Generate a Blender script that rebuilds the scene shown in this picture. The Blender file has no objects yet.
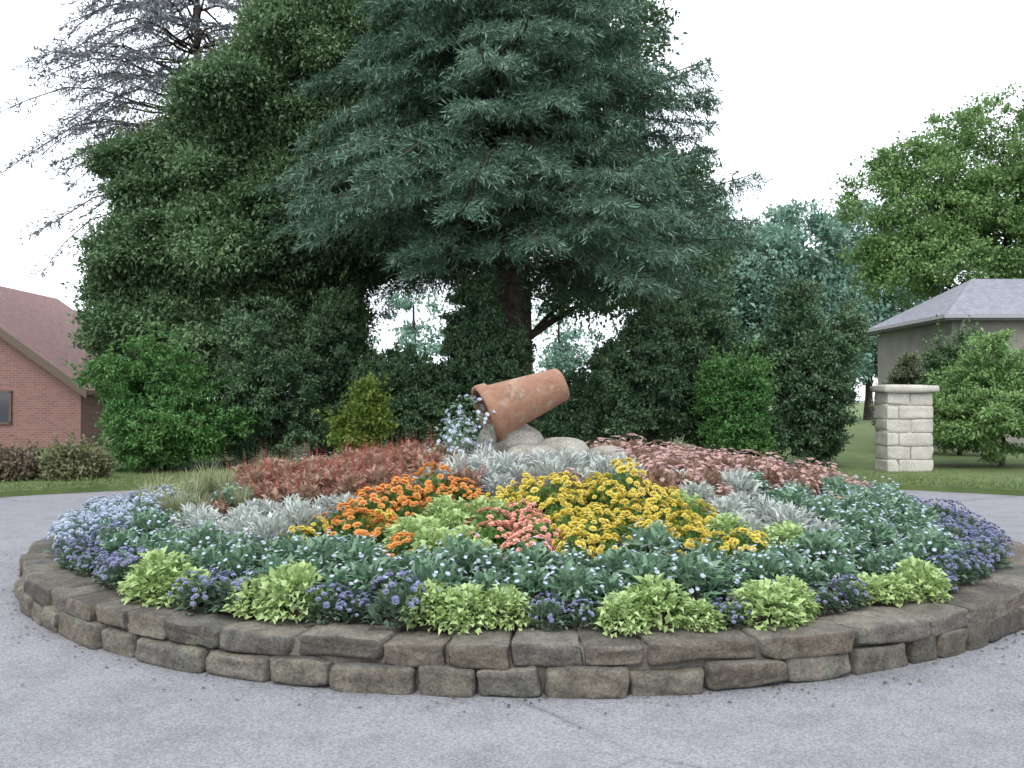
import bpy, math, random
import numpy as np
R = math.radians
rng = np.random.default_rng(11)
random.seed(5)
scene = bpy.context.scene
COL = scene.collection

# ------------------------------------------------------------------ helpers
class MB:
    """collects geometry and links it as one mesh"""
    def __init__(self):
        self.V = []; self.F = {}; self.n = 0; self.order = []
    def add(self, V, F):
        V = np.asarray(V, float).reshape(-1, 3); F = np.asarray(F, int)
        if F.ndim == 1: F = F.reshape(1, -1)
        self.V.append(V); self.F.setdefault(F.shape[1], []).append(F + self.n); self.n += len(V)
    def mesh(self, name, mat, smooth=True):
        me = bpy.data.meshes.new(name)
        V = np.concatenate(self.V)
        me.vertices.add(len(V)); me.vertices.foreach_set('co', V.ravel().astype(np.float32))
        loops = []; tot = []
        for k, fs in self.F.items():
            A = np.concatenate(fs); loops.append(A.ravel()); tot.append(np.full(len(A), k))
        loops = np.concatenate(loops); tot = np.concatenate(tot)
        start = np.concatenate([[0], np.cumsum(tot)[:-1]])
        me.loops.add(len(loops)); me.loops.foreach_set('vertex_index', loops.astype(np.int32))
        me.polygons.add(len(tot)); me.polygons.foreach_set('loop_start', start.astype(np.int32))
        me.polygons.foreach_set('loop_total', tot.astype(np.int32))
        me.polygons.foreach_set('use_smooth', np.full(len(tot), smooth))
        me.update(calc_edges=True); me.validate()
        me.materials.append(mat)
        return me
    def build(self, name, mat, parent=None, smooth=True, loc=None):
        o = bpy.data.objects.new(name, self.mesh(name, mat, smooth)); COL.objects.link(o)
        if parent: o.parent = parent
        if loc is not None: o.location = loc
        return o

def tag(o, label=None, cat=None, group=None, kind=None):
    if label: o['label'] = label
    if cat: o['category'] = cat
    if group: o['group'] = group
    if kind: o['kind'] = kind
    return o
def empty(name, loc, label, cat, group=None, rz=0):
    o = bpy.data.objects.new(name, None); COL.objects.link(o)
    o.empty_display_size = .1
    o.location = loc; o.rotation_euler = (0, 0, rz)
    return tag(o, label, cat, group)
KIDS = {}
def dup(root, loc, rz, sc, label, group):
    r = root.copy(); COL.objects.link(r)
    r.location = loc; r.rotation_euler = (0, 0, rz); r.scale = (sc, sc*random.uniform(.9, 1.1), sc*random.uniform(.8, 1.2))
    r['label'] = label
    if group: r['group'] = group
    if root.name not in KIDS: KIDS[root.name] = list(root.children)
    for ch in KIDS[root.name]:
        c = ch.copy(); COL.objects.link(c); c.parent = r
    return r

def box(mb, c, s, rz=0, tilt=None):
    x, y, z = np.array(s) / 2
    V = np.array([[-x,-y,-z],[x,-y,-z],[x,y,-z],[-x,y,-z],[-x,-y,z],[x,-y,z],[x,y,z],[-x,y,z]])
    ca, sa = math.cos(rz), math.sin(rz)
    V = V @ np.array([[ca, sa, 0], [-sa, ca, 0], [0, 0, 1]]) + np.array(c)
    mb.add(V, [[0,3,2,1],[4,5,6,7],[0,1,5,4],[1,2,6,5],[2,3,7,6],[3,0,4,7]])
def tube(mb, pts, rad, n=8, cap=True):
    pts = np.asarray(pts, float); m = len(pts); rad = np.broadcast_to(rad, (m,))
    T = np.gradient(pts, axis=0); T /= np.linalg.norm(T, axis=1)[:, None] + 1e-9
    ref = np.array([0, 0, 1.]) if abs(T[0][2]) < .8 else np.array([1., 0, 0])
    V = []
    for i in range(m):
        a = np.cross(T[i], ref); a /= np.linalg.norm(a) + 1e-9; b = np.cross(T[i], a)
        t = np.linspace(0, 2*np.pi, n, endpoint=False)
        V.append(pts[i] + rad[i]*(np.cos(t)[:, None]*a + np.sin(t)[:, None]*b))
    V = np.concatenate(V); F = []
    for i in range(m-1):
        for j in range(n):
            F.append([i*n+j, i*n+(j+1) % n, (i+1)*n+(j+1) % n, (i+1)*n+j])
    mb.add(V, F)
    if cap:
        c = np.concatenate([V[-n:], [pts[-1]]]); mb.add(c, [[j, (j+1) % n, n] for j in range(n)])
def lathe(mb, prof, n=28, c=(0, 0, 0)):
    t = np.linspace(0, 2*np.pi, n, endpoint=False); V = []; F = []
    for r, z in prof: V.append(np.stack([r*np.cos(t), r*np.sin(t), np.full(n, z)], 1))
    for i in range(len(prof)-1):
        for j in range(n): F.append([i*n+j, i*n+(j+1) % n, (i+1)*n+(j+1) % n, (i+1)*n+j])
    mb.add(np.concatenate(V)+np.array(c), F)
def unit(v): return v / (np.linalg.norm(v, axis=-1, keepdims=True) + 1e-9)
def rdir(n): return unit(rng.normal(size=(n, 3)))
def needles(mb, P, D, N, L, W):
    n = len(P); D = unit(D); S = unit(np.cross(D, N)); L = np.broadcast_to(L, (n,))[:, None]; W = np.broadcast_to(W, (n,))[:, None]
    m = P + D*L*.45
    mb.add(np.stack([P, m+S*W*.5, P+D*L, m-S*W*.5], 1).reshape(-1, 3), np.arange(n*4).reshape(n, 4))
def leaves(mb, P, D, N, L, W, fold=.25, droop=0.):
    """folded lance-shaped leaves: base P, direction D, face normal about N"""
    n = len(P); D = unit(D); S = unit(np.cross(D, N)); N = np.cross(S, D)
    L = np.broadcast_to(L, (n,))[:, None]; W = np.broadcast_to(W, (n,))[:, None]
    b = P; t = P + D*L - N*L*droop; m = P + D*L*.5 + N*L*droop*.25
    l = m - S*W*.5 + N*W*fold; r = m + S*W*.5 + N*W*fold
    V = np.stack([b, r, t, l, m], 1).reshape(-1, 3)
    i = np.arange(n)[:, None]*5
    F = np.concatenate([i+np.array([[0,1,4]]), i+np.array([[1,2,4]]), i+np.array([[2,3,4]]), i+np.array([[3,0,4]])])
    mb.add(V, F)
def stone(mb, c, s, rz, rough=.012, q=4, pw=5):
    """rounded irregular stone block"""
    g = np.linspace(-1, 1, q); V = []; F = []
    for ax in range(3):
        for sg in (-1, 1):
            base = sum(len(v) for v in V)
            A, B = np.meshgrid(g, g, indexing='ij'); P = np.zeros((q*q, 3))
            P[:, ax] = sg; P[:, (ax+1) % 3] = A.ravel(); P[:, (ax+2) % 3] = B.ravel()
            V.append(P)
            for i in range(q-1):
                for j in range(q-1):
                    f = [base+i*q+j, base+(i+1)*q+j, base+(i+1)*q+j+1, base+i*q+j+1]
                    F.append(f if sg > 0 else f[::-1])
    V = np.concatenate(V)
    V /= (np.sum(np.abs(V)**pw, 1)**(1/pw))[:, None]
    off = 0
    for fq, am in ((1.9, 1.), (4.3, .5), (9., .26)):
        W_ = rng.normal(0, fq*.6, (3, 3)); ph = rng.uniform(0, 6, 3)
        off = off + am*np.sin(V @ W_ + ph)
    for _ in range(3):                               # a few broken faces
        nn_ = rdir(1)[0]; dd = (V @ nn_); lim = dd.max()*random.uniform(.86, .97)
        V = V - np.maximum(dd-lim, 0)[:, None]*nn_*.9
    V = V*np.array(s)/2 + off*rough
    ca, sa = math.cos(rz), math.sin(rz)
    V = V @ np.array([[ca, sa, 0], [-sa, ca, 0], [0, 0, 1]]) + np.array(c)
    mb.add(V, F)

# ------------------------------------------------------------------ materials
def newmat(name):
    m = bpy.data.materials.new(name); m.use_nodes = True
    nt = m.node_tree; nt.nodes.clear()
    out = nt.nodes.new('ShaderNodeOutputMaterial'); p = nt.nodes.new('ShaderNodeBsdfPrincipled')
    nt.links.new(p.outputs[0], out.inputs[0]); p.inputs['Roughness'].default_value = .7
    return m, nt, p, out
def col4(c): return (c[0], c[1], c[2], 1)
def mottled(name, c1, c2, scale=4., rough=.8, bump=.3, detail=8, c3=None, fine=60., spec=.3, dist=.02):
    """two or three tone stone/earth/asphalt with bump"""
    m, nt, p, out = newmat(name); N = nt.nodes; Lk = nt.links
    tc = N.new('ShaderNodeTexCoord')
    n1 = N.new('ShaderNodeTexNoise'); n1.inputs['Scale'].default_value = scale; n1.inputs['Detail'].default_value = detail
    n2 = N.new('ShaderNodeTexNoise'); n2.inputs['Scale'].default_value = fine; n2.inputs['Detail'].default_value = 4
    Lk.new(tc.outputs['Object'], n1.inputs[0]); Lk.new(tc.outputs['Object'], n2.inputs[0])
    r = N.new('ShaderNodeValToRGB'); r.color_ramp.elements[0].position = .32; r.color_ramp.elements[1].position = .68
    r.color_ramp.elements[0].color = col4(c1); r.color_ramp.elements[1].color = col4(c2)
    Lk.new(n1.outputs[0], r.inputs[0])
    mx = N.new('ShaderNodeMix'); mx.data_type = 'RGBA'; mx.blend_type = 'MULTIPLY'; mx.inputs[0].default_value = .55
    r2 = N.new('ShaderNodeValToRGB'); r2.color_ramp.elements[0].position = .3; r2.color_ramp.elements[0].color = (.45, .45, .45, 1)
    r2.color_ramp.elements[1].position = .7; r2.color_ramp.elements[1].color = (1.3, 1.3, 1.3, 1)
    Lk.new(n2.outputs[0], r2.inputs[0]); Lk.new(r.outputs[0], mx.inputs[6]); Lk.new(r2.outputs[0], mx.inputs[7])
    Lk.new(mx.outputs[2], p.inputs['Base Color'])
    b = N.new('ShaderNodeBump'); b.inputs['Strength'].default_value = bump; b.inputs['Distance'].default_value = dist
    Lk.new(n2.outputs[0], b.inputs['Height']); Lk.new(b.outputs[0], p.inputs['Normal'])
    p.inputs['Roughness'].default_value = rough; p.inputs['Specular IOR Level'].default_value = spec
    return m
def leafmat(name, c1, c2, trans=.3, rough=.5, scale=1.2, spec=.35):
    """leaf: colour varies per leaf and in drifts; light comes through"""
    m, nt, p, out = newmat(name); N = nt.nodes; Lk = nt.links
    g = N.new('ShaderNodeNewGeometry'); tc = N.new('ShaderNodeTexCoord')
    n1 = N.new('ShaderNodeTexNoise'); n1.inputs['Scale'].default_value = scale; n1.inputs['Detail'].default_value = 3
    Lk.new(tc.outputs['Object'], n1.inputs[0])
    ad = N.new('ShaderNodeMath'); ad.operation = 'ADD'
    mu = N.new('ShaderNodeMath'); mu.operation = 'MULTIPLY_ADD'; mu.inputs[1].default_value = .5; mu.inputs[2].default_value = -.25
    Lk.new(g.outputs['Random Per Island'], mu.inputs[0]); Lk.new(mu.outputs[0], ad.inputs[0]); Lk.new(n1.outputs[0], ad.inputs[1])
    r = N.new('ShaderNodeValToRGB'); r.color_ramp.elements[0].position = .25; r.color_ramp.elements[1].position = .8
    r.color_ramp.elements[0].color = col4(c1); r.color_ramp.elements[1].color = col4(c2)
    Lk.new(ad.outputs[0], r.inputs[0]); src = r.outputs[0]
    if name.startswith('petal'):                     # a few withered petals
        gt = N.new('ShaderNodeMath'); gt.operation = 'GREATER_THAN'; gt.inputs[1].default_value = .93; Lk.new(g.outputs['Random Per Island'], gt.inputs[0])
        mb_ = N.new('ShaderNodeMix'); mb_.data_type = 'RGBA'; Lk.new(gt.outputs[0], mb_.inputs[0]); Lk.new(src, mb_.inputs[6]); mb_.inputs[7].default_value = (.22, .14, .07, 1); src = mb_.outputs[2]
    Lk.new(src, p.inputs['Base Color'])
    p.inputs['Roughness'].default_value = rough; p.inputs['Specular IOR Level'].default_value = spec
    t = N.new('ShaderNodeBsdfTranslucent'); Lk.new(src, t.inputs[0])
    mx = N.new('ShaderNodeMixShader'); mx.inputs[0].default_value = trans
    Lk.new(p.outputs[0], mx.inputs[1]); Lk.new(t.outputs[0], mx.inputs[2]); Lk.new(mx.outputs[0], out.inputs[0])
    return m
def plain(name, c, rough=.6, spec=.4, metal=0):
    m, nt, p, out = newmat(name); p.inputs['Base Color'].default_value = col4(c)
    p.inputs['Roughness'].default_value = rough; p.inputs['Specular IOR Level'].default_value = spec; p.inputs['Metallic'].default_value = metal
    return m
def brickmat(name, c1, c2, mortar, scale=1., bw=.225, bh=.075):
    m, nt, p, out = newmat(name); N = nt.nodes; Lk = nt.links
    tc = N.new('ShaderNodeTexCoord'); sx = N.new('ShaderNodeSeparateXYZ'); ad = N.new('ShaderNodeMath'); cb = N.new('ShaderNodeCombineXYZ')
    Lk.new(tc.outputs['Object'], sx.inputs[0]); Lk.new(sx.outputs[0], ad.inputs[0]); Lk.new(sx.outputs[1], ad.inputs[1])
    Lk.new(ad.outputs[0], cb.inputs[0]); Lk.new(sx.outputs[2], cb.inputs[1])
    b = N.new('ShaderNodeTexBrick'); Lk.new(cb.outputs[0], b.inputs[0])
    b.inputs['Color1'].default_value = col4(c1); b.inputs['Color2'].default_value = col4(c2); b.inputs['Mortar'].default_value = col4(mortar)
    b.inputs['Scale'].default_value = 1; b.inputs['Brick Width'].default_value = bw; b.inputs['Row Height'].default_value = bh
    b.inputs['Mortar Size'].default_value = .008
    Lk.new(b.outputs[0], p.inputs['Base Color']); p.inputs['Roughness'].default_value = .85
    bp = N.new('ShaderNodeBump'); bp.inputs['Strength'].default_value = .4; bp.inputs['Distance'].default_value = .01; bp.invert = True
    Lk.new(b.outputs['Fac'], bp.inputs['Height']); Lk.new(bp.outputs[0], p.inputs['Normal'])
    return m

M = dict(
    asphalt=None,
    soil=mottled('soil', (.025, .018, .013), (.05, .038, .028), 8, .95, 1., fine=40),
    grass=mottled('lawn', (.075, .115, .035), (.125, .165, .06), 2, .9, .6, fine=90),
    stone=None,
    mortar=mottled('mortar', (.10, .09, .075), (.15, .14, .12), 6, .95, .6, fine=80),
    bark=mottled('bark', (.035, .028, .022), (.09, .07, .055), 6, .95, 1., fine=30),
    brick=brickmat('red_brick', (.18, .08, .07), (.235, .112, .095), (.21, .175, .165)),
    slate=mottled('slate', (.165, .17, .20), (.25, .25, .285), 5, .6, .3, fine=30),
    tile=mottled('roof_tile', (.185, .105, .10), (.25, .155, .145), 5, .8, .4, fine=30),
    render=mottled('wall_render', (.19, .185, .16), (.26, .25, .215), 1.5, .9, .2, fine=70),
    brown=plain('brown_paint', (.10, .07, .05), .5),
    greypaint=plain('grey_paint', (.28, .28, .29), .5),
    white=plain('white_paint', (.70, .78, .76), .45),
    glass=plain('window_glass', (.03, .035, .04), .06, .8),
    terracotta=mottled('terracotta', (.20, .095, .055), (.31, .165, .095), 5, .85, .3, fine=60),
    palestone=mottled('pale_stone', (.37, .355, .315), (.51, .49, .435), 3, .9, .4, fine=50),
    petal_white=leafmat('petal_white', (.62, .64, .66), (.8, .8, .8), .3, .6),
    petal_orange=leafmat('petal_orange', (0.72, 0.29, 0.07), (0.8, 0.47, 0.15), .3, .6),
    petal_yellow=leafmat('petal_yellow', (0.68, 0.55, 0.07), (0.76, 0.67, 0.2), .3, .6),
    petal_salmon=leafmat('petal_salmon', (0.68, 0.3, 0.22), (0.78, 0.46, 0.36), .3, .6),
    petal_red=leafmat('petal_red', (0.36, 0.095, 0.075), (0.54, 0.19, 0.14), .3, .6),
    petal_pink=leafmat('petal_pink', (0.44, 0.27, 0.26), (0.58, 0.42, 0.38), .3, .6),
    petal_blue=leafmat('petal_blue', (0.2, 0.22, 0.38), (0.34, 0.37, 0.54), .3, .6),
    petal_pale=leafmat('petal_pale_blue', (0.42, 0.5, 0.62), (0.62, 0.68, 0.76), .3, .6),
    lf_lime=leafmat('leaf_lime', (0.3, 0.42, 0.15), (0.5, 0.62, 0.31), .3),
    lf_green=leafmat('leaf_green', (0.08, 0.17, 0.04), (0.18, 0.3, 0.08), .3),
    lf_teal=leafmat('leaf_blue_green', (0.12, 0.22, 0.135), (0.23, 0.35, 0.235), .25),
    lf_dark=leafmat('leaf_dark', (0.085, 0.14, 0.09), (0.15, 0.22, 0.14), .2),
    lf_silver=leafmat('leaf_silver', (0.36, 0.4, 0.37), (0.55, 0.58, 0.54), .2, .8),
    lf_bronze=leafmat('leaf_bronze', (0.24, 0.15, 0.105), (0.42, 0.29, 0.21), .25),
    lf_olive=leafmat('leaf_olive', (0.2, 0.23, 0.11), (0.34, 0.36, 0.21), .3),
)

def asphalt():
    m, nt, p, out = newmat('asphalt'); N = nt.nodes; Lk = nt.links
    tc = N.new('ShaderNodeTexCoord')
    def noise(sc, de=6, ro=.55):
        n = N.new('ShaderNodeTexNoise'); n.inputs['Scale'].default_value = sc; n.inputs['Detail'].default_value = de; n.inputs['Roughness'].default_value = ro
        Lk.new(tc.outputs['Object'], n.inputs[0]); return n
    def ramp(src, p0, c0, p1, c1):
        r = N.new('ShaderNodeValToRGB'); r.color_ramp.elements[0].position = p0; r.color_ramp.elements[1].position = p1
        r.color_ramp.elements[0].color = col4(c0); r.color_ramp.elements[1].color = col4(c1); Lk.new(src, r.inputs[0]); return r
    def mul(a, b, f=1.):
        x = N.new('ShaderNodeMix'); x.data_type = 'RGBA'; x.blend_type = 'MULTIPLY'; x.inputs[0].default_value = f
        Lk.new(a, x.inputs[6]); Lk.new(b, x.inputs[7]); return x.outputs[2]
    base = ramp(noise(.35, 5).outputs[0], .3, (.178, .182, .20), .7, (.212, .215, .23)).outputs[0]
    vo = N.new('ShaderNodeTexVoronoi'); vo.inputs['Scale'].default_value = 110; Lk.new(tc.outputs['Object'], vo.inputs[0])
    sp = N.new('ShaderNodeSeparateColor'); Lk.new(vo.outputs['Color'], sp.inputs[0])
    agg = ramp(sp.outputs[0], .05, (.72, .72, .72), .95, (1.27, 1.265, 1.25)).outputs[0]
    c = mul(base, agg)
    c = mul(c, ramp(noise(2.2, 8, .7).outputs[0], .3, (.70, .70, .71), .54, (1.04, 1.04, 1.04)).outputs[0], .75)     # worn patches and stains
    v2 = N.new('ShaderNodeTexVoronoi'); v2.feature = 'DISTANCE_TO_EDGE'; v2.inputs['Scale'].default_value = .21
    nw = noise(1.6, 8, .7); ad = N.new('ShaderNodeMix'); ad.data_type = 'VECTOR'; ad.inputs[0].default_value = .12
    Lk.new(tc.outputs['Object'], ad.inputs[4]); Lk.new(nw.outputs['Color'], ad.inputs[5]); Lk.new(ad.outputs[1], v2.inputs[0])
    crack = ramp(v2.outputs['Distance'], .0, (.5, .5, .5), .005, (1, 1, 1)).outputs[0]
    keep = ramp(noise(.55, 3).outputs[0], .40, (0, 0, 0), .52, (.85, .85, .85)).outputs[0]
    x = N.new('ShaderNodeMix'); x.data_type = 'RGBA'; x.blend_type = 'MULTIPLY'
    Lk.new(keep, x.inputs[0]); Lk.new(c, x.inputs[6]); Lk.new(crack, x.inputs[7]); c = x.outputs[2]
    Lk.new(c, p.inputs['Base Color']); p.inputs['Roughness'].default_value = .88; p.inputs['Specular IOR Level'].default_value = .3
    b = N.new('ShaderNodeBump'); b.inputs['Strength'].default_value = .6; b.inputs['Distance'].default_value = .006
    Lk.new(vo.outputs['Distance'], b.inputs['Height']); Lk.new(b.outputs[0], p.inputs['Normal'])
    return m
def stonemat():
    """field stone: each block its own tone, with lichen and dirt"""
    m, nt, p, out = newmat('edge_stone'); N = nt.nodes; Lk = nt.links
    tc = N.new('ShaderNodeTexCoord'); g = N.new('ShaderNodeNewGeometry')
    r = N.new('ShaderNodeValToRGB'); r.color_ramp.interpolation = 'LINEAR'
    cs = [(.07, .066, .058), (.125, .117, .10), (.10, .098, .092), (.155, .145, .125), (.11, .097, .08)]
    r.color_ramp.elements[0].position = 0; r.color_ramp.elements[0].color = col4(cs[0]); r.color_ramp.elements[1].position = 1; r.color_ramp.elements[1].color = col4(cs[4])
    for i in (1, 2, 3): e = r.color_ramp.elements.new(i/4); e.color = col4(cs[i])
    Lk.new(g.outputs['Random Per Island'], r.inputs[0])
    def noise(sc, de=8, ro=.6):
        n = N.new('ShaderNodeTexNoise'); n.inputs['Scale'].default_value = sc; n.inputs['Detail'].default_value = de; n.inputs['Roughness'].default_value = ro
        Lk.new(tc.outputs['Object'], n.inputs[0]); return n
    n1 = noise(9, 10, .7); n2 = noise(4); n3 = noise(55, 6, .7)
    r1 = N.new('ShaderNodeValToRGB'); r1.color_ramp.elements[0].position = .3; r1.color_ramp.elements[1].position = .7
    r1.color_ramp.elements[0].color = (.5, .5, .5, 1); r1.color_ramp.elements[1].color = (1.5, 1.48, 1.42, 1); Lk.new(n1.outputs[0], r1.inputs[0])
    mx = N.new('ShaderNodeMix'); mx.data_type = 'RGBA'; mx.blend_type = 'MULTIPLY'; mx.inputs[0].default_value = 1; Lk.new(r.outputs[0], mx.inputs[6]); Lk.new(r1.outputs[0], mx.inputs[7])
    r2 = N.new('ShaderNodeValToRGB'); r2.color_ramp.elements[0].position = .60; r2.color_ramp.elements[1].position = .68
    r2.color_ramp.elements[0].color = (0, 0, 0, 1); r2.color_ramp.elements[1].color = (.6, .6, .6, 1); Lk.new(n2.outputs[0], r2.inputs[0])
    m2 = N.new('ShaderNodeMix'); m2.data_type = 'RGBA'; Lk.new(r2.outputs[0], m2.inputs[0]); Lk.new(mx.outputs[2], m2.inputs[6]); m2.inputs[7].default_value = (.17, .18, .13, 1)
    r3 = N.new('ShaderNodeValToRGB'); r3.color_ramp.elements[0].position = .35; r3.color_ramp.elements[1].position = .65
    r3.color_ramp.elements[0].color = (.55, .55, .55, 1); r3.color_ramp.elements[1].color = (1.4, 1.38, 1.34, 1); Lk.new(n3.outputs[0], r3.inputs[0])
    m3 = N.new('ShaderNodeMix'); m3.data_type = 'RGBA'; m3.blend_type = 'MULTIPLY'; m3.inputs[0].default_value = .8; Lk.new(m2.outputs[2], m3.inputs[6]); Lk.new(r3.outputs[0], m3.inputs[7])
    Lk.new(m3.outputs[2], p.inputs['Base Color']); p.inputs['Roughness'].default_value = .92; p.inputs['Specular IOR Level'].default_value = .25
    b = N.new('ShaderNodeBump'); b.inputs['Strength'].default_value = 1; b.inputs['Distance'].default_value = .035
    b2 = N.new('ShaderNodeBump'); b2.inputs['Strength'].default_value = .6; b2.inputs['Distance'].default_value = .006
    Lk.new(n1.outputs[0], b.inputs['Height']); Lk.new(n3.outputs[0], b2.inputs['Height']); Lk.new(b.outputs[0], b2.inputs['Normal']); Lk.new(b2.outputs[0], p.inputs['Normal'])
    return m
M['asphalt'] = asphalt(); M['stone'] = stonemat()

# ------------------------------------------------------------------ camera, light
cam = bpy.data.cameras.new('camera'); co = bpy.data.objects.new('camera', cam); COL.objects.link(co)
co.location = (0, 0, 1.6); co.rotation_euler = (R(90 + 1.0), 0, 0)
cam.lens = 31.2; cam.sensor_width = 36; cam.clip_end = 3000; scene.camera = co

w = bpy.data.worlds.new('World'); scene.world = w; w.use_nodes = True
nt = w.node_tree; bg = nt.nodes['Background']
sky = nt.nodes.new('ShaderNodeTexSky'); sky.sky_type = 'NISHITA'; sky.sun_disc = False
sky.sun_elevation = R(52); sky.sun_rotation = R(200); sky.dust_density = 6; sky.air_density = 1; sky.ozone_density = 1
mx = nt.nodes.new('ShaderNodeMix'); mx.data_type = 'RGBA'; mx.inputs[0].default_value = .85
tcw = nt.nodes.new('ShaderNodeTexCoord'); cn = nt.nodes.new('ShaderNodeTexNoise'); cn.inputs['Scale'].default_value = 2.2; cn.inputs['Detail'].default_value = 6
cr_ = nt.nodes.new('ShaderNodeValToRGB'); cr_.color_ramp.elements[0].position = .35; cr_.color_ramp.elements[1].position = .65
cr_.color_ramp.elements[0].color = (.80, .81, .83, 1); cr_.color_ramp.elements[1].color = (1, 1, 1, 1)
cm = nt.nodes.new('ShaderNodeMix'); cm.data_type = 'RGBA'; cm.blend_type = 'MULTIPLY'; cm.inputs[0].default_value = 1; cm.inputs[7].default_value = (9.2, 9.6, 10.3, 1)
nt.links.new(tcw.outputs['Generated'], cn.inputs[0]); nt.links.new(cn.outputs[0], cr_.inputs[0]); nt.links.new(cr_.outputs[0], cm.inputs[6])
nt.links.new(cm.outputs[2], mx.inputs[7])                # the closed, slightly uneven cloud layer over the sky
nt.links.new(sky.outputs[0], mx.inputs[6]); nt.links.new(mx.outputs[2], bg.inputs[0]); bg.inputs[1].default_value = .13
sl = bpy.data.lights.new('sun', 'SUN'); sl.energy = .8; sl.angle = R(30); sl.color = (1, .97, .92)
so = bpy.data.objects.new('sun', sl); COL.objects.link(so); so.rotation_euler = (R(38), 0, R(-20))
scene.view_settings.view_transform = 'Standard'; scene.view_settings.look = 'None'
scene.view_settings.exposure = 1.0; scene.view_settings.gamma = 1

# ------------------------------------------------------------------ the setting
def sheet(name, poly, z, mat):
    mb = MB(); mb.add([(x, y, z) for x, y in poly], [list(range(len(poly)))])
    return tag(mb.build(name, mat, smooth=False), kind='structure')
sheet('road', [(-1500, -1500), (1500, -1500), (1500, 1500), (-1500, 1500)], 0, M['asphalt'])
CX, CY, RB = .16, 9.56, 4.78
# lawn beyond the road, a raised verge with an arc front
mb = MB(); arc = []
for a in np.linspace(-80, 80, 50):
    rr = 7.6 + .0022*abs(a)**1.7
    arc.append((CX+rr*math.sin(R(a)), CY+rr*math.cos(R(a))))
n = len(arc)
V = [(x, y, .09) for x, y in arc] + [(x, y, -.05) for x, y in arc] + [((x-CX)*60, CY+(y-CY)*60, .09) for x, y in arc]
F = [[i, i+1, n+i+1, n+i] for i in range(n-1)] + [[i+1, i, 2*n+i, 2*n+i+1] for i in range(n-1)]
mb.add(V, F); tag(mb.build('lawn', M['grass'], smooth=False), kind='structure')

def soil_z(r): return .25 + .64*max(0, 1-(r/4.5)**2)
mb = MB(); rs = np.linspace(0, 4.45, 30); t = np.linspace(0, 2*np.pi, 96, endpoint=False)
V = np.concatenate([np.stack([CX+r*np.sin(t), CY-r*np.cos(t), np.full(96, soil_z(r)) + rng.normal(0, .008, 96)], 1) for r in rs])
F = [[i*96+j, (i+1)*96+j, (i+1)*96+(j+1) % 96, i*96+(j+1) % 96] for i in range(29) for j in range(96)]
mb.add(V, F); tag(mb.build('flower_bed_soil', M['soil']), kind='structure')

# stone edging
wall = empty('stone_edging', (CX, CY, 0), 'low ring of rough grey brown stones holding up the round flower bed', 'stone edging')
mb = MB(); lathe(mb, [(4.36, .20), (4.36, .245), (4.70, .245), (4.70, -.02)], 128); mb.build('mortar_core', M['mortar'], wall)
mb = MB()
for course, (z0, z1, lo, hi) in enumerate(((-.01, .15, .26, .62), (.14, .275, .3, .7))):
    a = a0 = course*.05
    while a < a0 + 2*math.pi - .03:
        L = random.uniform(lo, hi); da = L/RB
        if a + da > a0 + 2*math.pi - .06: da = a0 + 2*math.pi - a
        m = a + da/2; hh = z1 - z0 + random.uniform(-.022, .01); dp = random.uniform(.34, .44) if course else random.uniform(.25, .32)
        rr = RB - dp/2 + random.uniform(-.025, .015) - course*.02
        stone(mb, (CX*0+rr*math.sin(m), -rr*math.cos(m), (z0+z1)/2 + random.uniform(-.006, .006)), (da*RB-random.uniform(.01, .03), dp, hh), m + random.uniform(-.03, .03), random.uniform(.006, .013), 11, random.choice([10, 14, 20]))
        a += da
mb.build('stones', M['stone'], wall)

# ------------------------------------------------------------------ bedding plants
def mound_leaves(mb, n, rad, h, L, W, up=.5, droop=.15, inner=.25):
    d = rdir(n); d[:, 2] = np.abs(d[:, 2]); k = rng.uniform(inner, 1, n)[:, None]**.5
    P = d*k*np.array([rad, rad, h]) + np.array([0, 0, .0])
    D = unit(d*np.array([1, 1, .5]) + rng.normal(0, .35, (n, 3)) + np.array([0, 0, up]))
    leaves(mb, P*.85, D, np.array([0, 0, 1.]) + rng.normal(0, .3, (n, 3)), rng.uniform(.7, 1.2, n)*L, rng.uniform(.8, 1.2, n)*W, .2, droop)
def bloom(mb, c, up, r, petals, layers=1, cup=.3):
    up = unit(np.asarray(up, float)); a = unit(np.cross(up, [.3, .8, .2])); b = np.cross(up, a)
    for l in range(layers):
        n = petals; t = np.linspace(0, 2*np.pi, n, endpoint=False) + l*.5
        D = np.cos(t)[:, None]*a + np.sin(t)[:, None]*b + up*(cup + l*.55)
        leaves(mb, np.repeat([np.asarray(c)+up*l*.004], n, 0), D, np.repeat([up], n, 0), r*(1-.22*l), r*(1-.22*l)*5.5/n, .15, .1)
def flower_heads(mb, n, rad, h, r, petals, layers, cup=.25, lift=.02):
    for i in range(n):
        d = rdir(1)[0]; d[2] = abs(d[2])*.9+.25; d = d/np.linalg.norm(d)
        c = d*np.array([rad, rad, h]); c[2] += lift
        bloom(mb, c, d+np.array([0, -.1, .6]), r*random.uniform(.75, 1.15), petals, layers, cup)
def spikes(mb, n, rad, h0, h1, r):
    for i in range(n):
        q = rng.normal(0, rad*.5, 2); hh = random.uniform(h0, h1); lean = q*.5
        for k in range(9):
            f = k/8; rr = r*(1.1-f*.8); c = np.array([q[0]+lean[0]*f*.3, q[1]+lean[1]*f*.3, hh*.55+hh*.5*f])
            t = rng.uniform(0, 6, 5); D = np.stack([np.cos(t), np.sin(t), np.full(5, .5)], 1)
            leaves(mb, np.repeat([c], 5, 0), D, np.repeat([[0, 0, 1.]], 5, 0), rr, rr*.6)
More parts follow.
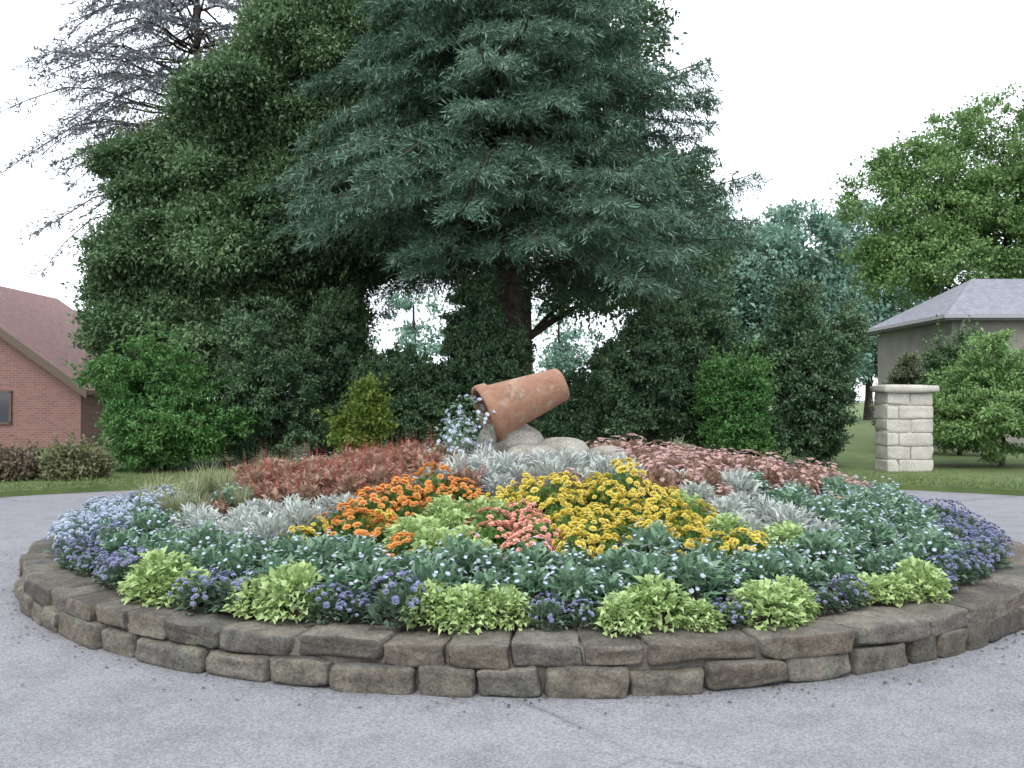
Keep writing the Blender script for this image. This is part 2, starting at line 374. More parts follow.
def blades(mb, n, h, spread):
    for k in range(n):
        a = random.uniform(0, 6.28); l = h*random.uniform(.6, 1.1); s = spread*random.uniform(.3, 1)
        t = np.linspace(0, 1, 5); x = .03*math.cos(a)+s*math.cos(a)*t**1.7; y = .03*math.sin(a)+s*math.sin(a)*t**1.7; z = l*(t-.35*t**3*s/spread)
        wd = .007*(1-t*.9); px, py = -math.sin(a), math.cos(a)
        V = np.concatenate([np.stack([x+px*wd, y+py*wd, z], 1), np.stack([x-px*wd, y-py*wd, z], 1)])
        mb.add(V, [[i, i+1, 6+i, 5+i] for i in range(4)])

def proto(name, cat, fol, fmat, blo=None, bmat=None, bname='blossom'):
    root = empty(name, (0, 0, 0), 'x', cat)
    m = MB(); fol(m); m.build('foliage', fmat, root)
    if blo: m = MB(); blo(m); m.build(bname, bmat, root)
    return root
KINDS = {}
def kind(key, name, cat, fol, fmat, blo=None, bmat=None, nv=3, bname='blossom'):
    KINDS[key] = [proto(name, cat, fol, fmat, blo, bmat, bname) for _ in range(nv)]
kind('lime', 'golden_feverfew', 'plant', lambda m: mound_leaves(m, 620, .19, .21, .044, .030, .35, .3), M['lf_lime'], nv=5)
kind('blue', 'blue_ageratum', 'flower', lambda m: mound_leaves(m, 300, .15, .16, .055, .026), M['lf_dark'],
     lambda m: flower_heads(m, 48, .17, .18, .02, 9, 2, .5), M['petal_blue'], nv=4)
kind('pale', 'pale_blue_flower', 'flower', lambda m: mound_leaves(m, 220, .17, .24, .06, .025), M['lf_teal'],
     lambda m: flower_heads(m, 85, .19, .27, .024, 6, 2), M['petal_pale'])
kind('teal', 'bedding_plant', 'plant', lambda m: mound_leaves(m, 340, .18, .21, .075, .03, .5, .25), M['lf_teal'],
     lambda m: flower_heads(m, 30, .18, .23, .015, 9, 1, .5), M['petal_pale'], nv=4)
kind('silver', 'dusty_miller', 'plant', lambda m: mound_leaves(m, 360, .18, .25, .075, .022), M['lf_silver'], nv=4)
for key, mat, nm, lf in (('orange', 'petal_orange', 'orange_marigold', 'lf_green'), ('yellow', 'petal_yellow', 'yellow_marigold', 'lf_green')):
    kind(key, nm, 'flower', lambda m: mound_leaves(m, 280, .16, .2, .06, .022), M[lf],
         lambda m: flower_heads(m, 44, .18, .23, .033, 9, 3), M[mat], nv=4)
kind('salmon', 'salmon_begonia', 'flower', lambda m: mound_leaves(m, 170, .16, .18, .07, .055), M['lf_green'],
     lambda m: flower_heads(m, 48, .18, .21, .028, 5, 2), M['petal_salmon'])
kind('red', 'red_salvia', 'flower', lambda m: mound_leaves(m, 300, .16, .22, .07, .035), M['lf_bronze'],
     lambda m: spikes(m, 8, .17, .22, .36, .021), M['petal_red'], nv=4)
kind('pink', 'pink_bedding_flower', 'flower', lambda m: mound_leaves(m, 260, .17, .22, .07, .035), M['lf_bronze'],
     lambda m: flower_heads(m, 34, .18, .25, .028, 6, 1), M['petal_pink'], nv=4)
kind('olive', 'ornamental_grass', 'plant', lambda m: blades(m, 150, .45, .26), M['lf_olive'])

LIME = ((-34.3, 4.0), (-22.3, 3.6), (-5.7, 4.4), (8.2, 4.6), (19.9, 4.0), (33.2, 3.8))
ORD = ('first', 'second', 'third', 'fourth', 'fifth', 'sixth')
def zone(r, th):
    """which plant grows at radius r and angle th (0 = nearest the camera), and its label"""
    a = abs(th)
    if r > 4.22 or (a > 56 and r > 4.0):
        if -92 < th < -60: return 'pale', 'mound of pale blue flowers at the left end of the flower bed'
        if 58 < th < 96: return 'blue', 'fluffy blue flower at the right end of the flower bed'
        if a < 60:
            for i, (c, hw) in enumerate(LIME):
                if abs(th-c) < hw: return 'lime', 'lime green leafy plant in the %s clump from left along the stone edging' % ORD[i]
            k = sum(th > c for c, _ in LIME)
            return 'blue', ('fluffy blue grey flower along the edging between the %s and %s lime clumps' % (ORD[k-1], ORD[k]) if 0 < k < 6 else
                            'fluffy blue grey flower along the edging left of all the lime clumps' if k == 0 else 'fluffy blue grey flower along the edging right of all the lime clumps')
        return ('lime', 'lime green leafy plant on the far half of the rim of the bed') if int((th+360)/12) % 2 else ('blue', 'fluffy blue flower on the far half of the rim of the bed')
    if r > (3.8 if 31 < a < 52 else 3.62):
        if -125 < th < -74: return 'olive', 'tuft of yellowish grass near the left rim of the bed'
        if -74 <= th < -58: return 'pale', 'mound of pale blue flowers at the left end of the flower bed'
        return 'teal', 'blue green leafy bedding plant in the ring behind the edge plants'
    if r > 2.5 and not (-100 < th < -54 and r < 3.0):
        if -52 < th <= -31 and r > 2.75: return 'silver', 'silvery leaved plant in the left white patch'
        if -54 < th <= -36: return 'red', 'red flower spikes over bronze leaves on the high left part of the bed'
        if -36 < th <= -14 or (-14 < th <= -6 and r < 2.6): return 'orange', 'orange marigold in the patch left of the middle of the bed'
        if -14 < th <= -6: return 'lime', 'lime green plant between the orange marigolds and the salmon flowers'
        if -6 < th <= 4: return 'salmon', 'salmon pink flower between the orange and the yellow marigolds'
        if 4 < th <= 24: return 'yellow', 'yellow marigold in the patch right of the middle of the bed'
        if 24 < th <= 30: return 'lime', 'lime green plant right of the yellow marigolds'
        if 30 < th <= 44: return 'silver', 'silvery leaved plant in the right white patch'
        if -135 < th <= -52: return ('olive', 'tuft of yellowish grass behind the pale blue flowers') if r > 3.0 and random.random() < .7 else ('teal', 'blue green leafy bedding plant left of the white patch')
        if (62 < th < 82 and r < 3.15) or 82 <= th < 140: return 'pink', 'bronze leaved pink flower on the right shoulder of the bed'
        if 44 < th: return 'teal', 'blue green leafy bedding plant right of the white patch'
        return 'yellow', 'yellow marigold on the far side of the bed'
    if -24 < th < 40 and .8 < r < 2.0: return 'silver', 'silvery leaved plant before the rocks and behind the yellow marigolds'
    if -26 < th < 26 and r > 2.1: return ('orange', 'orange marigold in the patch left of the middle of the bed') if th < -4 else ('yellow', 'yellow marigold in the patch right of the middle of the bed')
    if th < 8: return 'red', 'red flower spikes over bronze leaves on the high left part of the bed'
    return 'pink', 'bronze leaved pink flower on the high right part of the bed'
first = {k: [True]*len(v) for k, v in KINDS.items()}
r = 4.37
while r > .8:
    nn = max(1, int(2*math.pi*r/(.225 if r > 4.2 else .28))); o0 = random.uniform(0, 1)
    for i in range(nn):
        th = (-180 + 360*(i+o0)/nn + random.uniform(-1.2, 1.2)*(.4 if r > 4.3 else 1) + 180) % 360 - 180
        rr = r + random.uniform(-.05, .05)
        if rr < 1.15 and abs(th) < 60: continue        # the rocks
        if abs(th) > 135 and rr < 3.5: continue       # behind the crest of the mound
        if random.random() < (.01 if r > 4.3 else .035): continue            # a plant that failed
        tj, rj = (th, max(rr, 4.3)) if r > 4.3 else (th + random.uniform(-3.2, 3.2), rr + random.uniform(-.16, .16) if rr < 3.4 else rr)
        k, lab = zone(rj, tj)
        if k == 'orange' and random.random() < .16: k, lab = 'yellow', 'single yellow marigold growing among the orange ones'
        if k == 'yellow' and lab.startswith('yellow') and random.random() < .07: k, lab = 'salmon', 'single salmon flower growing among the yellow marigolds'
        vi = random.randrange(len(KINDS[k])); pr = KINDS[k][vi]
        loc = (CX+rr*math.sin(R(th)), CY-rr*math.cos(R(th)), soil_z(rr)-.01); rz = random.uniform(0, 6.28); s = random.uniform(.8, 1.28)*(1.15 if k == 'lime' else .78 if k == 'olive' else 1)
        grp = pr.name.split('.')[0].replace('_', ' ') + ' plants of the flower bed'
        if first[k][vi]:
            first[k][vi] = False; pr.location = loc; pr.rotation_euler = (random.uniform(-.1, .1), random.uniform(-.1, .1), rz); pr.scale = (s, s, s)
            pr['label'] = lab; pr['group'] = grp
        else: dup(pr, loc, rz, s, lab, grp)
    r -= .26
for k, v in KINDS.items():
    for vi, pr in enumerate(v):
        if first[k][vi]:
            for c in list(pr.children): bpy.data.objects.remove(c)
            bpy.data.objects.remove(pr)

# ------------------------------------------------------------------ centre: rocks with a tipped pot
M['rock'] = mottled('pale_rock', (.20, .19, .165), (.34, .325, .28), 4, .9, .8, fine=40)
for (x, y, z, sx, sy, sz, rz, lab) in (
    (-.05, 9.55, 1.02, .75, .6, .62, .2, 'largest pale grey rock under the tipped terracotta pot'),
    (.52, 9.35, .98, .62, .5, .46, -.4, 'pale rock at the right under the base of the tipped pot'),
    (.22, 9.02, .94, .55, .4, .36, .1, 'flat pale rock in front of the other rocks at the bed centre'),
    (.95, 9.2, .94, .42, .36, .34, .6, 'small pale rock at the right end of the rock pile')):
    mb = MB(); stone(mb, (0, 0, 0), (sx, sy, sz), rz, .026, 20, 3.4)
    tag(mb.build('rock', M['rock'], loc=(x, y, z)), lab, 'rock', 'rocks at the centre of the flower bed')
def oldpot():
    m, nt, p, out = newmat('old_terracotta'); N = nt.nodes; Lk = nt.links; tc = N.new('ShaderNodeTexCoord')
    def noise(sc, de=8, ro=.65):
        n = N.new('ShaderNodeTexNoise'); n.inputs['Scale'].default_value = sc; n.inputs['Detail'].default_value = de; n.inputs['Roughness'].default_value = ro
        Lk.new(tc.outputs['Object'], n.inputs[0]); return n
    def ramp(src, p0, c0, p1, c1):
        r = N.new('ShaderNodeValToRGB'); r.color_ramp.elements[0].position = p0; r.color_ramp.elements[1].position = p1
        r.color_ramp.elements[0].color = col4(c0); r.color_ramp.elements[1].color = col4(c1); Lk.new(src, r.inputs[0]); return r.outputs[0]
    def mix(f, a, b, bt='MIX'):
        x = N.new('ShaderNodeMix'); x.data_type = 'RGBA'; x.blend_type = bt
        if isinstance(f, float): x.inputs[0].default_value = f
        else: Lk.new(f, x.inputs[0])
        Lk.new(a, x.inputs[6])
        if isinstance(b, tuple): x.inputs[7].default_value = col4(b)
        else: Lk.new(b, x.inputs[7])
        return x.outputs[2]
    c = ramp(noise(3).outputs[0], .3, (.20, .105, .07), .7, (.33, .19, .125))
    c = mix(ramp(noise(5, 10, .75).outputs[0], .52, (0, 0, 0), .70, (.75, .75, .75)), c, (.42, .37, .31))      # lime bloom
    c = mix(ramp(noise(2.2, 10, .75).outputs[0], .55, (0, 0, 0), .68, (.8, .8, .8)), c, (.075, .06, .045))      # dirt and algae
    c = mix(.5, c, ramp(noise(70, 4).outputs[0], .3, (.6, .6, .6), .7, (1.3, 1.3, 1.3)), 'MULTIPLY')
    Lk.new(c, p.inputs['Base Color']); p.inputs['Roughness'].default_value = .9; p.inputs['Specular IOR Level'].default_value = .2
    b = N.new('ShaderNodeBump'); b.inputs['Strength'].default_value = .5; b.inputs['Distance'].default_value = .01; Lk.new(noise(30).outputs[0], b.inputs['Height']); Lk.new(b.outputs[0], p.inputs['Normal'])
    return m
pot = empty('tipped_pot', (.12, 9.42, 1.60), 'terracotta pot lying tipped on its side on the pale rocks', 'pot')
mb = MB(); lathe(mb, [(0, -.5), (.19, -.5), (.2, -.48), (.31, .36), (.345, .37), (.355, .46), (.345, .5), (.305, .5), (.29, .46), (.27, .3)], 40)
pb = mb.build('body', oldpot(), pot)
mb = MB(); lathe(mb, [(.283, .3), (.2, .34), (.1, .36), (.001, .37)], 32); ps = mb.build('soil', M['soil'], pot)
pot.scale = (.92, .92, .92)
for o in (pb, ps): o.rotation_euler = (R(14), R(-112), 0)
sp = empty('trailing_flowers', (-.47, 9.2, 1.27), 'pale blue flowers spilling from the mouth of the tipped pot', 'flower')
mf = MB(); mb2 = MB()
for i in range(9):
    f = i/8; c = np.array([-.02-.10*f+.10*math.sin(i*2), -.14*f+.08*math.cos(i*3), .18-.52*f]); q = .19+.07*math.sin(i*1.7)+.05*f
    d = rdir(60); leaves(mf, c + d*q*.8, unit(d+np.array([0, 0, -.4])), d + rng.normal(0, .3, (60, 3)), rng.uniform(.04, .07, 60), .024, .2, .2)
    for dd in rdir(27): bloom(mb2, c + dd*q, dd + np.array([-.2, -.3, .4]), random.uniform(.02, .03), 6, 2)
mf.build('foliage', M['lf_teal'], sp); mb2.build('blossom', M['petal_pale'], sp)

# ------------------------------------------------------------------ trees
def boughs(blobs, k, lo=.24, hi=.44, keep=.8):
    out = []
    for b in blobs:
        out.append((*b[:3], b[3]*keep, b[4]*keep, b[5]*keep))
        for d in rdir(k):
            if d[2] < -.75: continue
            f = random.uniform(.55, .88); r_ = random.uniform(lo, hi)
            out.append((b[0]+d[0]*b[3]*f, b[1]+d[1]*b[4]*f, b[2]+d[2]*b[5]*f, b[3]*r_*random.uniform(.85, 1.25), b[4]*r_, b[5]*r_*random.uniform(.55, .85)))
    return out
def crown_leaves(mb, blobs, nclump, per, L, W, cr=.55, up=.2, droop=.1, shell=.55):
    vol = np.array([b[3]*b[4]*b[5] for b in blobs])**.67; vol = vol/vol.sum()
    for b, f in zip(blobs, vol):
        k = max(1, int(nclump*f)); d = rdir(k); q = rng.uniform(shell**3, 1, k)[:, None]**(1/3)
        C = np.array(b[:3]) + d*q*np.array(b[3:6])
        n = k*per; C = np.repeat(C, per, 0); d2 = np.repeat(d, per, 0)
        csz = np.repeat(rng.uniform(.6, 1.3, k)*cr, per)[:, None]
        P = C + rng.normal(0, .5, (n, 3))*csz*np.array([1, 1, .55]) - np.array([0, 0, .25])*(rng.random(n)[:, None]**2)*csz
        D = unit(d2*.6 + rng.normal(0, .6, (n, 3)) + np.array([0, 0, up]))
        leaves(mb, P, D, np.array([0, 0, 1.]) + d2*.4 + rng.normal(0, .45, (n, 3)), rng.uniform(.45, 1.35, n)*L, rng.uniform(.6, 1.3, n)*W, .2, droop)
def limbs(mb, base, top, r0, ends, seed=0):
    base = np.array(base, float); top = np.array(top, float); t = np.linspace(0, 1, 8)[:, None]
    pts = base + (top-base)*t + np.sin(t*5)*np.array([.12, .1, 0])
    rad = r0*(1-.75*t[:, 0]); rad[0] *= 1.35; tube(mb, pts, rad, 10)
    for e in ends:
        e = np.array(e, float); f = np.clip((e[2]-base[2])/(top[2]-base[2])*.6, .15, .9)
        s = base + (top-base)*f; u = np.linspace(0, 1, 6)[:, None]
        p = s + (e-s)*u + np.array([0, 0, 1])*np.sin(u*math.pi)*.15*np.linalg.norm(e-s)*.5 + rng.normal(0, .05, (6, 3))*u
        tube(mb, p, r0*.35*(1-.8*u[:, 0]), 6)
def broadleaf(name, label, cat, loc, h, blobs, nclump, per, L, W, mat, r0=.3, cr=.55, group=None, shell=.5, up=.2):
    t = empty(name, loc, label, cat, group)
    m = MB(); crown_leaves(m, boughs(blobs, 13) if name != 'distant_tree' else blobs, nclump, per, L, W, cr, up, .15, shell); m.build('crown', mat, t, smooth=False)
    m = MB(); limbs(m, (0, 0, -.1), (0, 0, h*.85), r0, [b[:3] for b in blobs]); m.build('trunk', M['bark'], t)
    return t
def conifer(name, label, cat, loc, h, rad, mat, nw=26, per=9, z0=.6, droop=.25, L=.16, W=.02, r0=.35, sub=14, shape=.8, group=None, dens=1., az=None, kk=9):
    """whorls of boughs, each with side twigs set with needle sprays"""
    t = empty(name, loc, label, cat, group); m = MB(); tr = MB()
    tt = np.linspace(0, 1, 10)[:, None]
    tube(tr, np.array([0, 0, -.1]) + tt*np.array([0, 0, h]), r0*(1-.93*tt[:, 0]), 10)
    for i in range(nw):
        f = i/(nw-1); z = z0 + (h-z0)*f; rl = rad*(1-f)**shape*(.9 if f > .08 else .8) + .25
        for j in range(per):
            a = random.uniform(0, 6.283); l = rl*random.uniform(.65, 1.12); zz = z + random.uniform(-.45, .45); dr_ = droop*random.uniform(.4, 1.9)
            if az and not az(a, f): continue
            u = np.linspace(0, 1, 7)
            bx = np.cos(a)*l*u; by = np.sin(a)*l*u; bz = zz + l*(.16*u - dr_*u**2) + .05*l*np.sin(u*7+a)
            P = np.stack([bx, by, bz], 1); tube(tr, P, .05*(1-.8*u)*min(1, l/3+.2), 5, False)
            n = int(sub*l*dens)+3; q = rng.uniform(.18, 1, n)**.8; ii = q*6; i0 = np.minimum(ii.astype(int), 5); fr = (ii-i0)[:, None]
            B = P[i0]*(1-fr)+P[i0+1]*fr
            side = np.array([-np.sin(a), np.cos(a), 0]); out = np.array([np.cos(a), np.sin(a), 0])
            sl_ = (rng.uniform(.2, .75, n)*(1.15-q)*l*.5+.18)*rng.choice([-1, 1], n)
            k = kk
            uu = np.tile(np.linspace(.1, 1, k), n)[:, None]
            D0 = unit(side[None]*np.sign(sl_)[:, None] + out[None]*.7 + np.array([0, 0, -.38]) + rng.normal(0, .2, (n, 3)))
            T = np.repeat(B, k, 0) + np.repeat(D0*np.abs(sl_)[:, None], k, 0)*uu + np.array([0, 0, -.12])*uu**2*np.repeat(np.abs(sl_), k)[:, None]
            Dn = unit(np.repeat(D0, k, 0) + rng.normal(0, .55, (n*k, 3)))
            needles(m, T, Dn, np.array([0, 0, 1.]) + rng.normal(0, .5, (n*k, 3)), rng.uniform(.6, 1.3, n*k)*L, rng.uniform(.8, 1.3, n*k)*W)
    m.build('crown', mat, t, smooth=False); tr.build('trunk', M['bark'], t)
    return t
def at(u, v, Y): return ((u-512)/887*Y, Y, 1.6 + (399.5-v)/887*Y)
T_ = dict(
    dark=leafmat('tree_leaf_dark', (0.066, 0.125, 0.054), (0.155, 0.245, 0.112), .25, .5, .5),
    olive=leafmat('tree_leaf_olive', (0.11, 0.125, 0.07), (0.19, 0.21, 0.12), .25, .5, .5),
    blue=leafmat('needle_blue', (0.068, 0.135, 0.088), (0.165, 0.26, 0.18), .15, .6, .5),
    mid=leafmat('tree_leaf_mid', (0.105, 0.2, 0.065), (0.22, 0.35, 0.125), .3, .5, .4),
    far=leafmat('tree_leaf_haze_tint', (0.14, 0.26, 0.2), (0.25, 0.38, 0.3), .3, .6, .3),  # distance haze put into the leaf colour: paler and bluer
    bright=leafmat('shrub_bright', (0.055, 0.15, 0.04), (0.12, 0.25, 0.07), .3, .5, .8),
    yellow=leafmat('shrub_yellow', (0.095, 0.155, 0.025), (0.18, 0.25, 0.045), .3, .5, .8),
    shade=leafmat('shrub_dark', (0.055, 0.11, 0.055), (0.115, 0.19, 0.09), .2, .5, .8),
    grey=leafmat('needle_grey', (0.15, 0.165, 0.18), (0.26, 0.28, 0.3), .15, .6, .5),
)
def blobs_from(u0, Y, lst):
    """crown lobes: (u, v, width, height) seen at distance Y -> metres about the trunk"""
    out = []
    for (u, v, ru, rv, dy) in lst:
        x, _, z = at(u, v, Y); out.append((x-(u0-512)/887*Y, dy, z, ru/887*Y, min(ru/887*Y, 2.6), rv/887*Y))
    return out
rng = np.random.default_rng(42); random.seed(42)
# the great dark tree left of the middle
broadleaf('broad_tree', 'very large dark green tree left of the middle behind the flower bed', 'tree', (at(330, 0, 24)[0], 24, 0), 15.5,
    blobs_from(330, 24, [(440, -60, 130, 110, 0), (355, 40, 95, 90, -.5), (450, 90, 120, 120, .3), (280, 125, 88, 80, -.8), (360, 180, 120, 90, -.6), (215, 190, 90, 80, 0),
                         (270, 250, 110, 70, -1), (165, 270, 75, 70, -.2), (142, 345, 48, 65, 0), (215, 340, 90, 60, -.6), (310, 320, 60, 60, -.3), (455, 215, 90, 55, 0)]),
    12900, 140, .145, .075, T_['dark'], .45, .40, shell=.45)
broadleaf('tall_tree', 'dull olive green tree top showing behind the great dark tree at upper left', 'tree', (at(265, 0, 29)[0], 29, 0), 17,
    blobs_from(265, 29, [(245, 95, 60, 60, 0), (310, 20, 60, 60, 0), (205, 160, 65, 60, 0), (290, 130, 90, 80, 0)]), 420, 90, .22, .11, T_['olive'], .35, .8)
broadleaf('tall_tree', 'dark tree filling in behind the conifer with its crown high off the ground', 'tree', (at(520, 0, 31)[0], 31, 0), 17,
    blobs_from(520, 31, [(480, 60, 110, 120, 0), (590, 70, 75, 110, 0), (520, 190, 110, 80, 0), (640, 200, 80, 70, 0), (400, 215, 75, 40, 0), (485, 265, 40, 40, 0), (588, 284, 70, 40, 0), (665, 275, 70, 55, 0)]), 800, 90, .24, .12, T_['shade'], .4, .85)
conifer('blue_conifer', 'tall spreading blue green conifer behind the middle of the bed', 'tree', at(508, 400, 21.5)[:2]+(0,), 16.5, 6.6, T_['blue'], 38, 14, 4.9, .2, .17, .026, .42, 17, .85, kk=20)
conifer('sparse_conifer', 'thin grey green conifer with open drooping boughs at far left', 'tree', at(195, 400, 31)[:2]+(0,), 21, 7.2, T_['grey'], 26, 8, 8, .3, .2, .045, .3, 9, .6)
broadleaf('broad_tree', 'fresh green round headed tree at the right edge above the grey roof', 'tree', at(1010, 400, 36)[:2]+(0,), 11,
    blobs_from(1010, 36, [(1008, 165, 100, 100, 0), (935, 212, 80, 78, 0), (1090, 170, 100, 115, 0), (985, 260, 110, 60, -1), (900, 265, 50, 50, 0)]), 1300, 80, .20, .11, T_['mid'], .35, .55)
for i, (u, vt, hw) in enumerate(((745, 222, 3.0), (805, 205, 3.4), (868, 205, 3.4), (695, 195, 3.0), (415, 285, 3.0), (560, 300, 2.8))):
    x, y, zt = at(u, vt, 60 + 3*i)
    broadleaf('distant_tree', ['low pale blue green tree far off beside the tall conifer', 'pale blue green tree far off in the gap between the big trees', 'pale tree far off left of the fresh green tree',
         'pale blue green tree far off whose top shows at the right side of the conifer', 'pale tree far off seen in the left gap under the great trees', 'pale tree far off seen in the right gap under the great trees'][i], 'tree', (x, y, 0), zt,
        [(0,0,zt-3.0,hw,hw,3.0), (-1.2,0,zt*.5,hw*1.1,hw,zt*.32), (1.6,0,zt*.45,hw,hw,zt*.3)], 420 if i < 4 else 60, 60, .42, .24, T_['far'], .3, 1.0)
# shrubs under the trees
def shrub(label, u, v_top, Y, hw, mat, n=240, L=.11, W=.055, name='shrub', zs=1.):
    x, y, zt = at(u, v_top, Y); h = zt
    t = empty(name, (x, y, .05), label, 'shrub')
    bl = [(0,0,h*.42,hw*.78,hw*.75,h*.44), (random.uniform(-.3,.3)*hw, 0, h*.72, hw*.42, hw*.42, h*.27)]
    for k in range(8):
        a = k*.8+u; bl.append((math.cos(a)*hw*random.uniform(.4, .72), math.sin(a)*hw*.45, h*random.uniform(.2, .72), hw*random.uniform(.26, .5), hw*.42, h*random.uniform(.16, .32)))
    m = MB(); crown_leaves(m, boughs(bl, 5, .28, .5, .85), int(n*1.5), 70, L*.95, W*.95, .17, .35, .2, .2)
    for _ in range(int(30+n*.14)):
        b = bl[random.randrange(len(bl))]; d = rdir(1)[0]; d[2] = abs(d[2]); d = unit(d)
        p0 = np.array(b[:3]) + d*np.array(b[3:6])*.9; dr = unit(d + np.array([0, 0, random.uniform(.2, 1.4)]) + rng.normal(0, .25, 3)); l = random.uniform(.12, .42)
        k = 14; u_ = np.linspace(0, 1, k)[:, None]; P = p0 + dr*l*u_
        leaves(m, P, unit(dr*.5 + rng.normal(0, .6, (k, 3))), np.array([0, 0, 1.]) + rng.normal(0, .4, (k, 3)), rng.uniform(.7, 1.1, k)*L, rng.uniform(.7, 1.1, k)*W, .2, .15)
    m.build('foliage', mat, t, smooth=False)
    m = MB(); limbs(m, (0, 0, -.1), (0, 0, h*.7), .06, [(hw*.5, 0, h*.6), (-hw*.5, 0, h*.6), (0, -.3, h*.6)]); m.build('stems', M['bark'], t)
shrub('large bright green shrub at the left behind the flower bed', 165, 335, 19.5, 2.0, T_['bright'], 560)
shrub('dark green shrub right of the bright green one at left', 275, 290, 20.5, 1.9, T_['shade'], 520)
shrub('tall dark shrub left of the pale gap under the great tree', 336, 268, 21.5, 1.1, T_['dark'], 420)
shrub('small yellow green shrub behind the red flowers', 362, 378, 18.2, .55, T_['yellow'], 150)
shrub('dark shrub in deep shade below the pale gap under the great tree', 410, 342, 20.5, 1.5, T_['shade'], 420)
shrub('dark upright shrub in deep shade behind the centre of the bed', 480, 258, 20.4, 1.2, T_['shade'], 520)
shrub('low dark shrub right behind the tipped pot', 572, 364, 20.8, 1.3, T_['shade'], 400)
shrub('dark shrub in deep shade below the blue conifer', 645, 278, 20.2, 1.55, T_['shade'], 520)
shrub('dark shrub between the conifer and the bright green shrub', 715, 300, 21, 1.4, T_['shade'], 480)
shrub('bright green shrub right of the middle behind the pink flowers', 738, 352, 18.5, .85, T_['bright'], 240)
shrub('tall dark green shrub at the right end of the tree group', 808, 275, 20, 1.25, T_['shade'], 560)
shrub('fresh green shrub before the house on the right', 1000, 338, 20, 1.95, leafmat('leaf_fresh', (.12, .23, .07), (.24, .37, .14)), 640)
shrub('darker green shrub behind the fresh green one by the house', 958, 325, 24, 1.1, T_['dark'], 320)
shrub('dull olive shrub against the wall of the grey roofed house behind the gate pillar', 905, 352, 25.5, 1.0, leafmat('leaf_olive_shrub', (.10, .13, .065), (.20, .23, .13)), 300)
shrub('low brown leaved shrub at the lawn edge before the brick house', 2, 455, 16.8, .7, leafmat('leaf_brown', (.11, .085, .06), (.20, .16, .11)), 200)
shrub('olive green shrub at the lawn edge left of the bright green shrub', 76, 450, 16.9, .55, leafmat('leaf_dull', (.11, .125, .06), (.21, .21, .11)), 200)

# ------------------------------------------------------------------ houses
def house(name, label, x0, x1, y0, y1, hw, hr, wallm, roofm, wins, ridge='x', frame=None):
    t = empty(name, ((x0+x1)/2, (y0+y1)/2, 0), label, 'house'); a, b = (x1-x0)/2, (y1-y0)/2
    mb = MB(); box(mb, (0, 0, hw/2), (2*a, 2*b, hw))
    if ridge == 'x':
        for s in (-1, 1): mb.add([(s*a*.998, -b, hw), (s*a*.998, b, hw), (s*a*.998, 0, hr)], [[0, 1, 2]])
    elif ridge == 'y':
        for s in (-1, 1): mb.add([(-a, s*b*.998, hw), (a, s*b*.998, hw), (0, s*b*.998, hr)], [[0, 1, 2]])
    mb.build('wall', wallm, t, smooth=False)
    mb = MB(); e = .35; th = .14
    if ridge == 'hip':
        A = a+e; B = b+e; q = a-b*.75
        V = [(-A, -B, hw), (A, -B, hw), (A, B, hw), (-A, B, hw), (-q, 0, hr), (q, 0, hr)]
        V = V + [(x, y, hw-.16) for x, y, z in V[:4]]
        mb.add(V, [[0,1,5,4],[2,3,4,5],[0,1,7,6],[1,2,8,7],[2,3,9,8],[3,0,6,9],[6,7,8,9]]); mb.add(V, [[1,2,5],[3,0,4]])
    for s in (-1, 1) if ridge != 'hip' else ():
        if ridge == 'x':
            k = (hr-hw)/b; V = [(-a-e, s*(b+e), hw-k*e), (a+e, s*(b+e), hw-k*e), (a+e, 0, hr), (-a-e, 0, hr)]
        else:
            k = (hr-hw)/a; V = [(s*(a+e), -b-e, hw-k*e), (s*(a+e), b+e, hw-k*e), (0, b+e, hr), (0, -b-e, hr)]
        V = V + [(x, y, z+th) for x, y, z in V]
        mb.add(V, [[0,1,2,3],[4,5,6,7],[0,1,5,4],[1,2,6,5],[2,3,7,6],[3,0,4,7]])
    roof = mb.build('roof', roofm, t, smooth=False)
    mb = MB()
    if ridge == 'hip':
        for s in (-1, 1): box(mb, (0, s*(b+.41), hw-.05), (2*a+.9, .12, .11))
        for s in (-1, 1): box(mb, (s*(a+.41), 0, hw-.05), (.12, 2*b+.69, .11))
        mb.build('gutter', M['greypaint'], t, smooth=False)
        mb = MB(); tube(mb, [(-a+.2, -b-.38, hw-.1), (-a+.2, -b-.06, hw-.45), (-a+.2, -b-.06, .05)], .045, 8); mb.build('downpipe', M['greypaint'], t)
    else:
        k = (hr-hw)/a
        for s in (-1, 1):
            V = [(s*(a+e), -b-e-.03, hw-k*e-.12), (s*(a+e), -b-e-.03, hw-k*e+th+.03), (0, -b-e-.03, hr+th+.03), (0, -b-e-.03, hr-.12)]
            V = V + [(x, y+.028, z) for x, y, z in V]
            mb.add(V, [[0,1,2,3],[7,6,5,4],[0,4,5,1],[1,5,6,2],[3,2,6,7],[0,3,7,4]])
        mb.build('barge_board', M['brown'], roof, smooth=False)
    for (wx, wz, ww, wh) in wins:
        mb = MB(); y = -b-.02
        for dx, dz, sx, sz in ((0, wh/2, ww+.1, .07), (0, -wh/2, ww+.1, .07), (-ww/2, 0, .07, wh), (ww/2, 0, .07, wh), (0, 0, .05, wh)):
            box(mb, (wx+dx, y, wz+dz), (sx, .08, sz))
        f = mb.build('window', frame or M['white'], t, smooth=False)
        mb = MB(); box(mb, (wx, -b-.004, wz), (ww-.06, .01, wh-.06)); mb.build('pane', M['glass'], f, smooth=False)
    return t
house('brick_house', 'low red brick house with tiled roof at the left edge', -23.7, -13.6, 28, 36, 2.0, 5.6, M['brick'], M['tile'],
      [(2.2, 1.35, 1.3, 1.0)], 'y', frame=M['brown'])
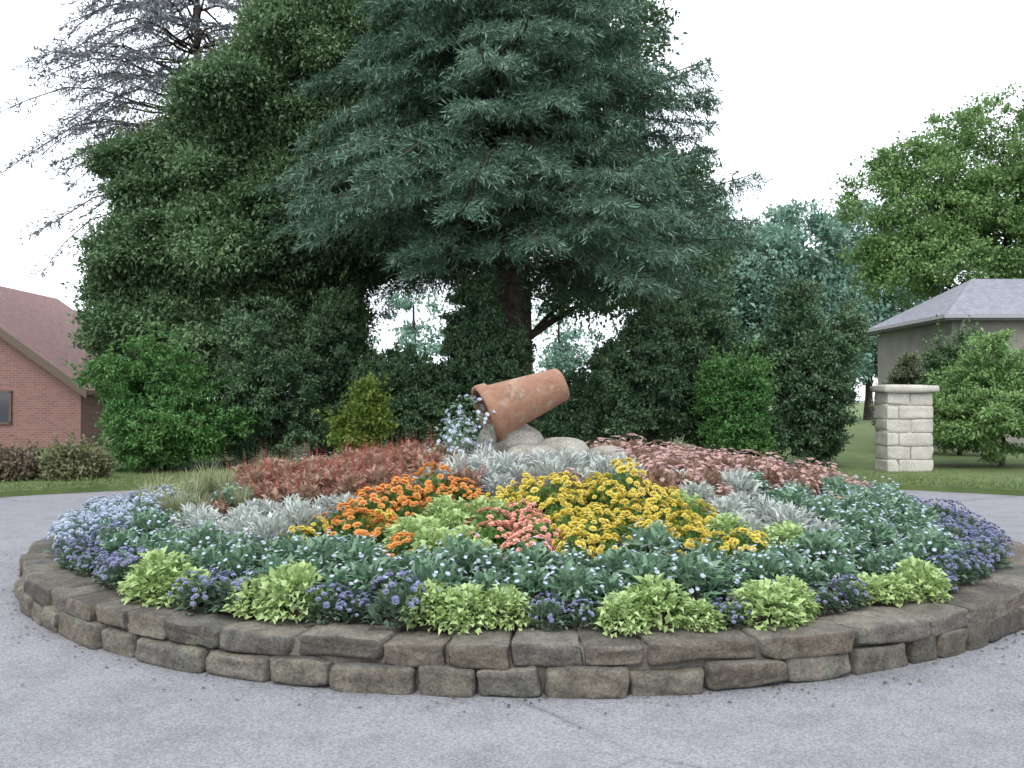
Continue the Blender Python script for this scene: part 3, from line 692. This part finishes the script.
house('grey_roofed_house', 'house with low grey slate roof behind the green shrub at right', 13.4, 23, 27, 32.5, 4.15, 5.65, M['render'], M['slate'],
      [(-2.8, 1.7, 1.2, 1.2), (.4, 1.7, 1.2, 1.2)], 'hip')
# pale gate pillar
gp = empty('gate_pillar', at(903, 400, 19)[:2]+(.05,), 'pale stone gate pillar right of the tall dark shrub', 'pillar')
mb = MB()
for i in range(6):
    for k, q in (((-.22, .44), (.22, .44)) if i % 2 else ((-.33, .22), (.11, .66))): stone(mb, (k, 0, .125+.25*i), (q-.008, .6+random.uniform(-.02, .02), .243), 0, .004, 9, 20)
box(mb, (0, 0, .75), (.84, .54, 1.5))
mb.build('shaft', M['palestone'], gp)
mb = MB(); stone(mb, (0, 0, 1.56), (1.08, .78, .14), 0, .008, 6, 12); mb.build('cap', M['palestone'], gp); gp.scale = (1.12, 1.12, 1.14)

# ------------------------------------------------------------------ grass at the lawn edge, litter at the foot of the stones
mb = MB(); n = 15000
az = rng.uniform(-62, 62, n); rr = 7.6 + .0022*np.abs(az)**1.7 + rng.exponential(.9, n) - .04
P = np.stack([CX+rr*np.sin(np.radians(az)), CY+rr*np.cos(np.radians(az)), np.full(n, .085)], 1)
D = unit(rng.normal(0, .45, (n, 3)) + np.array([0, 0, 1.])); leaves(mb, P, D, rdir(n), rng.uniform(.05, .13, n), rng.uniform(.008, .016, n), .1, .3)
tag(mb.build('grass', leafmat('grass_blade', (.09, .14, .04), (.17, .22, .08), .25), smooth=False), kind='stuff')
mb = MB(); n = 3200
az = rng.uniform(0, 2*np.pi, n); rr = RB + .01 + rng.exponential(.16, n)
P = np.stack([CX+rr*np.sin(az), CY-rr*np.cos(az), np.full(n, .004)], 1)
D = rng.normal(0, 1, (n, 3)); D[:, 2] = np.abs(D[:, 2])*.15; big = rng.random(n) < .1
leaves(mb, P, D, np.array([0, 0, 1.]) + rng.normal(0, .2, (n, 3)), np.where(big, rng.uniform(.02, .04, n), rng.uniform(.005, .014, n)), np.where(big, .016, .007), .3, 0)
tag(mb.build('leaf_litter', leafmat('litter', (.05, .04, .03), (.16, .12, .07), .1), smooth=False), kind='stuff')
